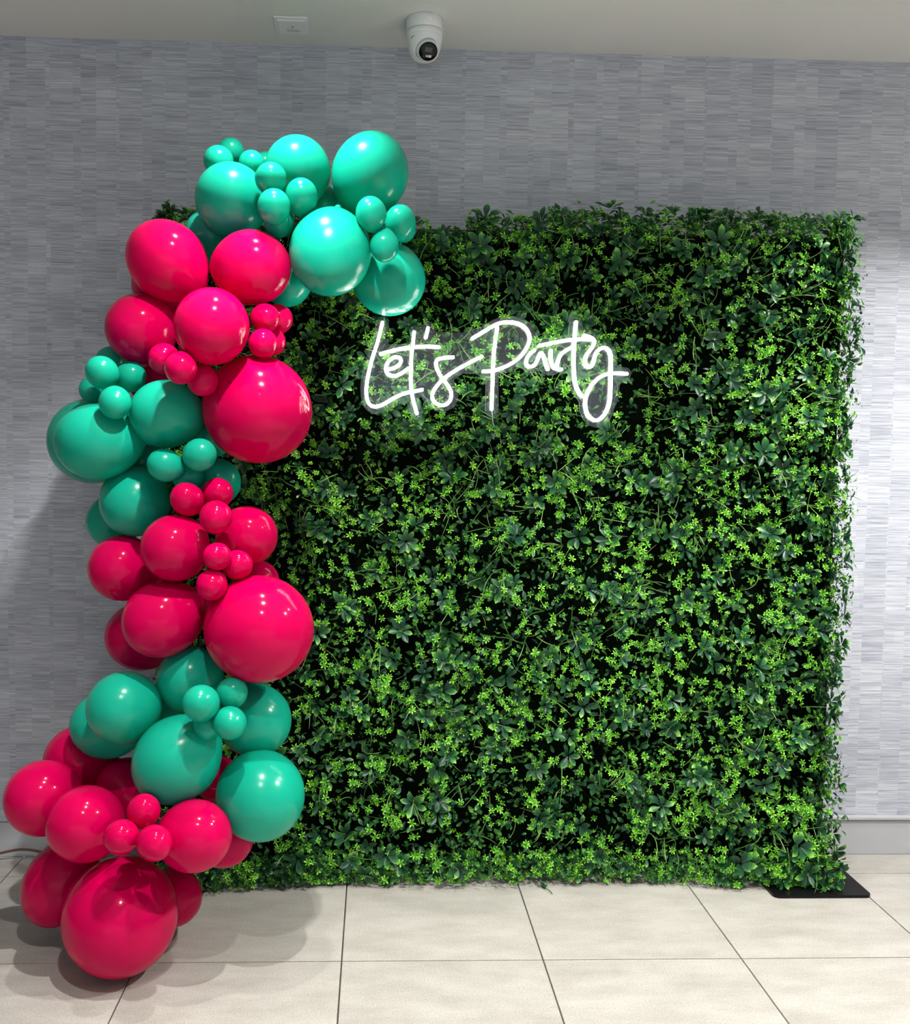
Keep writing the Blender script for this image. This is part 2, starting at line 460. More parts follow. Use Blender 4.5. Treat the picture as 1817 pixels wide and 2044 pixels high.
# open the cup towards the lens
q = face_dir.to_track_quat('Z', 'Y').to_matrix().to_4x4()
kill = [f for f in bm.faces if (f.calc_center_median() - ctr).normalized().dot(face_dir) > 0.57]
bmesh.ops.delete(bm, geom=kill, context='FACES')
cup = from_bm('housing', bm, M_WHITE, sc, True)
md = cup.modifiers.new('shell', 'SOLIDIFY'); md.thickness = 0.0025
MB = Matrix.Translation(ctr) @ q
bm = bmesh.new(); add_lathe(bm, [(0.047*math.sin(t), 0.047*math.cos(t)) for t in [0.62 + k*(math.pi-0.62)/20 for k in range(20)]] + [(0.0, -0.047)], 48, MB)
ball = from_bm('eyeball', bm, M_WHITE, sc, True)
bm = bmesh.new(); add_lathe(bm, [(0.0320, 0.034), (0.0332, 0.0385), (0.0322, 0.0425), (0.029, 0.0440), (0.0, 0.0445)], 48, MB)
face = from_bm('lens_face', bm, M_GLASS, sc, True)
# orientation inside the face: up axis of the image on the disc
upv = (Vector((0, 0, 1)) - face_dir*face_dir.z).normalized(); rt = upv.cross(face_dir) * -1
FM = Matrix(((rt.x, upv.x, face_dir.x, ctr.x), (rt.y, upv.y, face_dir.y, ctr.y), (rt.z, upv.z, face_dir.z, ctr.z), (0, 0, 0, 1)))
def on_face(name, x0, x1, y0, y1, mat, z1=0.0462):
    bm = bmesh.new(); add_box(bm, x0, x1, y0, y1, 0.0435, z1, 0.0008, 1); bmesh.ops.transform(bm, matrix=FM, verts=bm.verts); return from_bm(name, bm, mat, face)
on_face('sensor_window', -0.0125, 0.0145, -0.0005, 0.0165, M_GREYW)
on_face('led_cover', -0.0125, -0.0015, -0.019, -0.0105, M_LED)
on_face('led_cover', -0.0005, 0.0075, -0.0185, -0.0115, M_LED)
bm = bmesh.new(); add_lathe(bm, [(0.0, 0.0665), (0.0125, 0.0665), (0.0135, 0.0655), (0.0135, 0.060)], 32,
    Matrix.Rotation(math.radians(12), 4, 'Z') @ Matrix.Translation((0, 0, -0.020)) @ Matrix.Rotation(math.radians(90), 4, 'X'))
from_bm('side_cap', bm, M_WHITE, sc, True)
bm = bmesh.new()
for k in range(6):
    bm.verts.ensure_lookup_table()
    a = math.radians(-143 + k*3.2)
    add_box(bm, -0.0011, 0.0011, -0.0004, 0.0004, -0.0035, 0.0035 - 0.001*(k % 2))
    bmesh.ops.transform(bm, matrix=Matrix.Translation((0.0608*math.cos(a), 0.0608*math.sin(a), -0.0835 + 0.0012*k)) @ Matrix.Rotation(a + math.pi/2, 4, 'Z'), verts=list(bm.verts)[-8:])
from_bm('printed_mark', bm, M_SEAM, sc)

# ------------------------------------------------------------------ leaf panel
HX0, HX1, HZ = -0.76, 1.655, 2.315
hedge = empty('leaf_wall_panel', (0.45, -0.2, 0))
tag(hedge, 'tall square backdrop panel covered in artificial green leaves', 'leaf wall')
hedge_inv = Matrix.Translation((-0.45, 0.2, 0))
def hpart(o):
    o.parent = hedge
    o.matrix_parent_inverse = hedge_inv
    return o
for x in (HX0, HX1 - 0.04):
    hpart(box('frame_post', x, x+0.04, -0.20, -0.16, 0.012, HZ, M_BLACK, bevel=0.003))
for z in (0.10, 1.18, HZ - 0.04):
    hpart(box('crossbar', HX0 + 0.04, HX1 - 0.04, -0.197, -0.163, z, z+0.04, M_BLACK, bevel=0.003))
for (xa, xb) in ((1.402, 1.75), (-0.92, -0.58)):
    bm = bmesh.new()
    ya, yb, r = -0.394, -0.048, 0.022
    pts = []
    for (cx, cy, a0) in ((xb-r, yb-r, 0), (xa+r, yb-r, 90), (xa+r, ya+r, 180), (xb-r, ya+r, 270)):
        for k in range(7):
            a = math.radians(a0 + 15*k); pts.append((cx + r*math.cos(a), cy + r*math.sin(a)))
    f = bm.faces.new([bm.verts.new((px, py, 0.0005)) for px, py in pts])
    g = bmesh.ops.extrude_face_region(bm, geom=[f])
    for v in g['geom']:
        if isinstance(v, bmesh.types.BMVert): v.co.z = 0.0105
    bmesh.ops.recalc_face_normals(bm, faces=bm.faces)
    hpart(from_bm('base_plate', bm, M_BLACK))
hpart(box('backing_mat', HX0 + 0.03, HX1 - 0.03, -0.208, -0.199, 0.03, HZ - 0.03, M_BACK))  # sheet behind the leaves, blackened to stand in for deep shade

# leaf shapes: length along +x, width along y, face towards +z; uv.y runs from base to tip
def leaf_shape(n, wid, cup, droop, blunt):
    """n cross sections; returns verts, tris, tip parameter"""
    v, t, tri = [], [], []
    for i in range(n+1):
        s = i/n
        w = wid * (math.sin(math.pi*min(1, s**blunt)))**0.75 if 0 < i < n else 0.0
        zc = -droop*s*s + 0.10*s
        if i == 0 or i == n:
            v.append((s, 0, zc)); t.append(s)
        else:
            v += [(s, -w, zc + cup*w), (s, 0, zc), (s, w, zc + cup*w)]; t += [s, s, s]
    def row(i):
        if i == 0: return [0]
        if i == n: return [len(v)-1]
        b = 1 + 3*(i-1); return [b, b+1, b+2]
    for i in range(n):
        a, b = row(i), row(i+1)
        if len(a) == 1:
            tri += [(a[0], b[1], b[0]), (a[0], b[2], b[1])]
        elif len(b) == 1:
            tri += [(a[0], a[1], b[0]), (a[1], a[2], b[0])]
        else:
            tri += [(a[0], a[1], b[1]), (a[0], b[1], b[0]), (a[1], a[2], b[2]), (a[1], b[2], b[1])]
    return np.array(v, float), np.array(tri, int), np.array(t, float)

SH_SMALL = leaf_shape(3, 0.20, 0.40, 0.10, 1.25)
SH_BROAD = leaf_shape(5, 0.235, 0.40, 0.16, 1.45)
SH_MID = leaf_shape(3, 0.25, 0.35, 0.12, 1.2)
def blade_shape(n=7):
    v, t, tri = [], [], []
    for i in range(n+1):
        s = i/n; w = 0.5*(1-s**2.2) + 0.06
        v += [(s, -w, 0), (s, w, 0)]; t += [s, s]
        if i < n:
            b = 2*i; tri += [(b, b+2, b+3), (b, b+3, b+1)]
    return np.array(v, float), np.array(tri, int), np.array(t, float)
SH_BLADE = blade_shape()

class Leaves:
    def __init__(self): self.v = []; self.t = []; self.uv = []; self.m = []; self.n = 0
    def add(self, shape, mats, mi):
        """mats: k x 3 x 4 transforms of the shape, one leaf each"""
        V, Tr, S = shape
        mats = np.asarray(mats); k = len(mats)
        if k == 0: return
        P = np.einsum('kij,vj->kvi', mats[:, :, :3], V) + mats[:, None, :, 3]
        self.v.append(P.reshape(-1, 3))
        idx = (Tr[None] + (np.arange(k)*len(V))[:, None, None] + self.n)
        self.t.append(idx.reshape(-1, 3))
        r = rng.random(k)
        self.uv.append(np.stack([np.repeat(r, len(V)), np.tile(S, k)], 1))
        self.m.append(np.full(k*len(Tr), mi, np.int32))
        self.n += k*len(V)
    def raw(self, P, S, Tr, mi, r):
        self.v.append(P); self.t.append(Tr + self.n); self.uv.append(np.stack([np.full(len(P), r), S], 1))
        self.m.append(np.full(len(Tr), mi, np.int32)); self.n += len(P)
    def mesh(self, name, mats):
        v = np.concatenate(self.v); t = np.concatenate(self.t); uv = np.concatenate(self.uv); m = np.concatenate(self.m)
        me = bpy.data.meshes.new(name)
        me.vertices.add(len(v)); me.vertices.foreach_set('co', v.ravel().astype(np.float32))
        me.loops.add(t.size); me.loops.foreach_set('vertex_index', t.ravel().astype(np.int32))
        me.polygons.add(len(t)); me.polygons.foreach_set('loop_start', np.arange(0, t.size, 3, dtype=np.int32))
        me.polygons.foreach_set('material_index', m)
        me.polygons.foreach_set('use_smooth', np.ones(len(t), bool))
        lay = me.uv_layers.new(name='leaf')
        lay.data.foreach_set('uv', uv[t.ravel()].ravel().astype(np.float32))
        for x in mats: me.materials.append(x)
        me.update(); me.validate()
        return me

def frame_of(n, spin):
    n = n/np.linalg.norm(n)
    a = np.array([0, 0, 1.0]) if abs(n[2]) < 0.9 else np.array([1.0, 0, 0])
    u = np.cross(a, n); u /= np.linalg.norm(u); w = np.cross(n, u)
    c, s = math.cos(spin), math.sin(spin)
    return np.stack([c*u + s*w, -s*u + c*w, n], 1)          # columns x, y, z

def leaf_local(az, elev, roll, L, off):
    """leaf pointing out at azimuth az, raised by elev towards the axis (+z)"""
    ca, sa, ce, se = math.cos(az), math.sin(az), math.cos(elev), math.sin(elev)
    x = np.array([ca*ce, sa*ce, se]); y = np.array([-sa, ca, 0.0]); z = np.cross(x, y)
    cr, sr = math.cos(roll), math.sin(roll)
    y2, z2 = cr*y + sr*z, -sr*y + cr*z
    A = np.stack([x, y2, z2], 1)*L
    o = x*off + np.array([0, 0, 0])
    return np.concatenate([A, o[:, None]], 1)

def star_locals(size):
    """lime sprig: an outer ring of leaflets, an inner ring standing up"""
    out = []
    n = random.choice((5, 6, 6, 7)); a0 = random.random()*6.28
    for k in range(n):
        out.append(leaf_local(a0 + 6.283*k/n + random.uniform(-.18, .18), random.uniform(0.05, 0.45), random.uniform(-.3, .3), size*random.uniform(.85, 1.1), size*0.06))
    n2 = random.choice((2, 3, 4)); a0 += 0.5
    for k in range(n2):
        m = leaf_local(a0 + 6.283*k/n2, random.uniform(0.75, 1.15), random.uniform(-.3, .3), size*random.uniform(.5, .75), 0)
        m[2, 3] += size*0.12
        out.append(m)
    return out

def rosette_locals(size):
    out = []
    n = random.choice((6, 7, 7, 8)); a0 = random.random()*6.28
    for k in range(n):
        inner = k % 3 == 2
        out.append(leaf_local(a0 + 6.283*k/n + random.uniform(-.15, .15), random.uniform(0.15, 0.5) + (0.35 if inner else 0), random.uniform(-.35, .35),
                              size*random.uniform(.8, 1.1)*(0.85 if inner else 1), size*0.08))
    return out

def compose(F, P, locs):
    o = []
    for m in locs:
        A = F @ m[:, :3]; t = F @ m[:, 3] + P
        o.append(np.concatenate([A, t[:, None]], 1))
    return o

def bumps(x, z):
    return (0.5*math.sin(x*5.1 + 1.3*math.sin(z*3.7)) + 0.5*math.sin(z*6.3 + 2.1*math.sin(x*2.9 + 1)))*0.018

def flare(x, z):
    """the lowest leaves spill forward over the base plates at both ends"""
    e = max(0.0, (x - 0.95)/0.7) if x > 0.45 else max(0.0, (-0.05 - x)/0.7)
    return min(1.0, e)*math.exp(-(z/0.16)**2)*0.085

# ragged top edge: height above the frame by x
def top_edge(x):
    if x < -0.1: return 0.03
    if x < 0.30: return -0.015
    if x < 0.62: return 0.02 + 0.03*(x-0.3)/0.32
    return 0.06

def spot(depth_lo, depth_hi, inset=0.0):
    """a random place in the leaf layer; returns position and outward direction"""
    while True:
        x = random.uniform(HX0 - 0.01, HX1 + 0.015 - inset); z = random.uniform(0.015, HZ + 0.07)
        if z > HZ + top_edge(x) - inset: continue
        break
    dep = random.uniform(depth_lo, depth_hi)
    edge_t = max(0, (z - (HZ - 0.06))/0.13); edge_r = max(0, (x - (HX1 - 0.07))/0.09); edge_l = max(0, ((HX0 + 0.07) - x)/0.09)
    edge_b = max(0, (0.08 - z)/0.08)
    e = max(edge_t, edge_r, edge_l)
    dep = dep*(1 - 0.55*min(1, e))*(1 - 0.35*min(1, edge_b))
    y = -0.20 - dep - bumps(x, z) - flare(x, z)
    n = np.array([1.0*edge_r - 1.0*edge_l + random.gauss(0, .38), -1.0, 1.0*edge_t - 0.25*edge_b + 0.16 + random.gauss(0, .38)])
    return np.array([x, y, z]), n

def rim_spot():
    """a random place along the top, the two sides or the foot of the panel"""
    w = random.random()
    if w < 0.40:
        x = random.uniform(HX0, HX1); t = top_edge(x)
        return (np.array([x, random.uniform(-0.29, -0.15), HZ + t + random.uniform(-0.085, 0.0)]),
                np.array([random.gauss(0, .4), -0.6, 0.9 + random.gauss(0, .3)]))
    if w < 0.70:
        z = random.uniform(0.03, HZ + 0.04)
        return (np.array([HX1 + random.uniform(-0.06, 0.022) + 0.012*math.sin(z*7), random.uniform(-0.30, -0.18), z]),
                np.array([0.9 + random.gauss(0, .3), -0.6, random.gauss(0.1, .4)]))
    if w < 0.75:
        z = random.uniform(0.03, HZ + 0.02)
        return (np.array([HX0 + random.uniform(-0.02, 0.06), random.uniform(-0.30, -0.18), z]),
                np.array([-0.9 + random.gauss(0, .3), -0.6, random.gauss(0.1, .4)]))
    x = random.uniform(HX0 + 0.02, HX1 + 0.02); z = random.uniform(0.012, 0.10)
    return (np.array([x, random.uniform(-0.285, -0.222) - flare(x, z), z]), np.array([random.gauss(0, .4), -1.0, random.gauss(-0.05, .35)]))

def lifted(ms):
    """keep every leaf above the tiles and plates"""
    for m in ms:
        low = min(m[2, 3], m[2, 3] + m[2, 0])
        if low < 0.014: m[2, 3] += 0.014 - low
    return ms

fol = Leaves()
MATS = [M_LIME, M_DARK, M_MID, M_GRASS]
# deep filler leaves
ms = []
for k in range(15500):
    P, n = spot(0.0, 0.060) if k % 3 else rim_spot()
    F = frame_of(n, random.random()*6.28)
    ms += compose(F, P, [leaf_local(0, random.uniform(-.2, .7), random.uniform(-.6, .6), random.uniform(.016, .036), 0)])
ms = lifted(ms); random.shuffle(ms)
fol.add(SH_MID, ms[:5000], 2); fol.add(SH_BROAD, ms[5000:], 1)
# dark rosettes
ms = []
for k in range(900):
    P, n = spot(0.030, 0.095) if k % 4 else rim_spot()
    ms += compose(frame_of(n, random.random()*6.28), P, rosette_locals(random.uniform(.033, .053)))
fol.add(SH_BROAD, lifted(ms), 1)
# small mid green twigs
ms = []
for k in range(2300):
    P, n = spot(0.02, 0.08) if k % 3 else rim_spot()
    F = frame_of(n + np.array([random.gauss(0, .5), 0, random.gauss(0, .5)]), random.random()*6.28)
    L_ = []
    for j in range(random.choice((4, 5, 6))):
        m = leaf_local(j*2.4 + random.uniform(-.3, .3), random.uniform(.1, .6), random.uniform(-.3, .3), random.uniform(.009, .016), 0)
        m[2, 3] += 0.006*j
        L_.append(m)
    ms += compose(F, P, L_)
fol.add(SH_MID, lifted(ms), 2)
# lime sprigs, often two or three together
ms = []
def star_cluster(P, n, out):
    for c in range(random.choice((1, 1, 2, 3, 4))):
        Q = P + np.array([random.gauss(0, .022), random.uniform(-.015, .006), random.gauss(0, .022)]) * (1 if c else 0)
        out += compose(frame_of(n + np.array([random.gauss(0, .35), 0, random.gauss(0, .35)]), random.random()*6.28), Q, star_locals(random.uniform(.0100, .0165)))
for k in range(2350):
    P, n = spot(0.050, 0.120) if k % 5 else rim_spot()
    star_cluster(P, n, ms)
fol.add(SH_SMALL, lifted(ms), 0)
# grass blades and bare stems
def blade(P, d0, L, w, curl, mi):
    n = len(SH_BLADE[0])//2
    d = d0/np.linalg.norm(d0); pts = [P.copy()]; dirs = [d]
    ax = np.array([random.gauss(0, 1), random.gauss(0, .6), random.gauss(0, 1)])
    for i in range(n-1):
        d = d + ax*curl/n + np.array([0, 0, -0.5])*curl/n*0.6; d /= np.linalg.norm(d)
        pts.append(pts[-1] + d*L/(n-1)); dirs.append(d)
    V = []
    for i, (p, dd) in enumerate(zip(pts, dirs)):
        s = np.cross(dd, np.array([0.1, 1.0, 0.1])); s /= np.linalg.norm(s) + 1e-9
        wv = abs(SH_BLADE[0][2*i, 1])*w
        p = p.copy(); p[2] = max(p[2], 0.006)
        V += [p - s*wv, p + s*wv]
    fol.raw(np.array(V), SH_BLADE[2], SH_BLADE[1], mi, random.random())
for k in range(950):
    P, n = spot(0.05, 0.11)
    tufts = random.choice((1, 1, 1, 2, 4))
    for j in range(tufts):
        d = np.array([random.gauss(0, 1.0), -0.55 - random.random()*0.4, random.gauss(0.25, 0.9)])
        blade(P, d, random.uniform(.05, .11), random.uniform(.0018, .0036), random.uniform(.3, 1.6), 3)
# long blades that stick out past the top and right edges
for k in range(26):
    x = random.uniform(0.55, HX1) if k < 16 else HX1 - 0.01
    z = HZ + 0.02 if k < 16 else random.uniform(0.5, HZ)
    blade(np.array([x, -0.25, z]), np.array([random.gauss(0.1, .5) + (0.8 if k >= 16 else 0), -0.2, random.gauss(.5, .3) + (0.6 if k < 16 else 0)]), random.uniform(.05, .10), .0024, random.uniform(.4, 1.6), 3)
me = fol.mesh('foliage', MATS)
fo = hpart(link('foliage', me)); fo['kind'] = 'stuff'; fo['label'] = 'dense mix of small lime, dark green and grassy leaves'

# the large leaves and lime sprigs that stand out in front, each an object of its own
leaf_meshes = []
for k in range(6):
    L_ = Leaves(); L_.add(SH_BROAD, [np.concatenate([np.eye(3), np.zeros((3, 1))], 1)], 0)
    leaf_meshes.append(L_.mesh('leaf', [M_DARK]))
def place(name, me, m34):
    o = link(name, me)
    hpart(o)
    m = Matrix.Identity(4)
    for i in range(3):
        for j in range(4): m[i][j] = m34[i, j]
    o.matrix_basis = m
    return o
count = 0
# rosettes that can be singled out along the top and bottom of the panel, then scattered ones
fixed = [((-0.600, -0.235, 2.335), (0, -.5, 1.0), .050), ((0.115, -0.255, 2.315), (0, -.7, .8), .050), ((0.365, -0.270, 2.335), (.2, -.7, .8), .062), ((0.345, -0.305, 2.235), (0, -1, .3), .058),
         ((0.800, -0.250, 2.385), (0, -.5, 1.0), .052), ((-0.735, -0.225, 2.318), (-.5, -.3, 1.0), .042), ((1.02, -0.25, 2.375), (0, -.4, 1), .048), ((1.14, -0.24, 2.375), (.2, -.3, 1), .050),
         ((1.63, -0.24, 1.95), (1, -.5, .3), .05), ((1.64, -0.24, 1.70), (1, -.4, .1), .055), ((1.64, -0.25, 0.62), (1, -.6, -.3), .055), ((1.30, -0.335, 0.10), (.1, -1, .1), .052),
         ((1.50, -0.35, 0.17), (.1, -1, .2), .058), ((0.05, -0.30, 0.12), (0, -1, .2), .056)]
while count < 290:
    if fixed:
        P, n, s = fixed.pop(0); P = np.array(P); n = np.array(n, float)
    else:
        P, n = spot(0.080, 0.105, 0.06); s = random.uniform(.040, .056)
    for m in compose(frame_of(n, random.random()*6.28), P, rosette_locals(s)):
        lifted([m]); place('leaf', random.choice(leaf_meshes), m); count += 1
sprig_meshes = []
for k in range(6):
    L_ = Leaves(); L_.add(SH_SMALL, star_locals(0.0155), 0)
    sprig_meshes.append(L_.mesh('leaf_sprig', [M_LIME]))
for k in range(300):
    P, n = spot(0.108, 0.125, 0.03)
    F = frame_of(n, random.random()*6.28)*random.uniform(.85, 1.15)
    place('leaf_sprig', sprig_meshes[k % 6], np.concatenate([F, P[:, None]], 1))

# a leaf that dropped onto the tiles in front of the panel
L_ = Leaves()
L_.add(SH_BROAD, [leaf_local(1.9, .30, .3, .040, 0), leaf_local(1.2, .25, -.4, .034, 0)], 0)
fl = link('fallen_leaf', L_.mesh('fallen_leaf', [M_DARK]))
fl.location = (0.612, -0.318, 0.004)
tag(fl, 'small dark green leaf fallen on the tiles before the panel', 'leaf')
bm = bmesh.new(); add_tube(bm, [Vector((0, 0, 0.002)), Vector((0.010, -0.018, 0.004)), Vector((0.018, -0.040, 0.0015))], 0.0014, 6)
from_bm('stem', bm, M_DARK, fl)

# ------------------------------------------------------------------ balloons
def balloon_profile():
    pr = []
    for k in range(0, 29):
        t = math.pi*k/29.0
        r, z = math.sin(t), math.cos(t)
        if z < 0:
            u = -z
            r *= 1 - 0.10*u*u
            z *= 1 + 0.10*u**4
        pr.append((max(r, 0.0), z))
    pr = [p for p in pr if not (p[1] < -0.9 and p[0] < 0.10)]
    pr[0] = (0.0, 1.0)
    pr += [(0.085, -1.105), (0.060, -1.14), (0.050, -1.17)]
    return pr
def knot_profile():
    return [(0.050, -1.165), (0.085, -1.175), (0.095, -1.20), (0.075, -1.225), (0.050, -1.235), (0.060, -1.27), (0.095, -1.31), (0.085, -1.325), (0.0, -1.30)]
body_me, knot_me = {}, {}
for key, mat in (('t', M_TEAL), ('p', M_PINK)):
    bm = bmesh.new(); add_lathe(bm, balloon_profile(), 56)
    me = bpy.data.meshes.new('balloon'); bm.to_mesh(me); bm.free()
    for p in me.polygons: p.use_smooth = True
    me.materials.append(mat); body_me[key] = me
    bm = bmesh.new(); add_lathe(bm, knot_profile(), 20)
    me = bpy.data.meshes.new('knot'); bm.to_mesh(me); bm.free()
    for p in me.polygons: p.use_smooth = True
    me.materials.append(mat); knot_me[key] = me
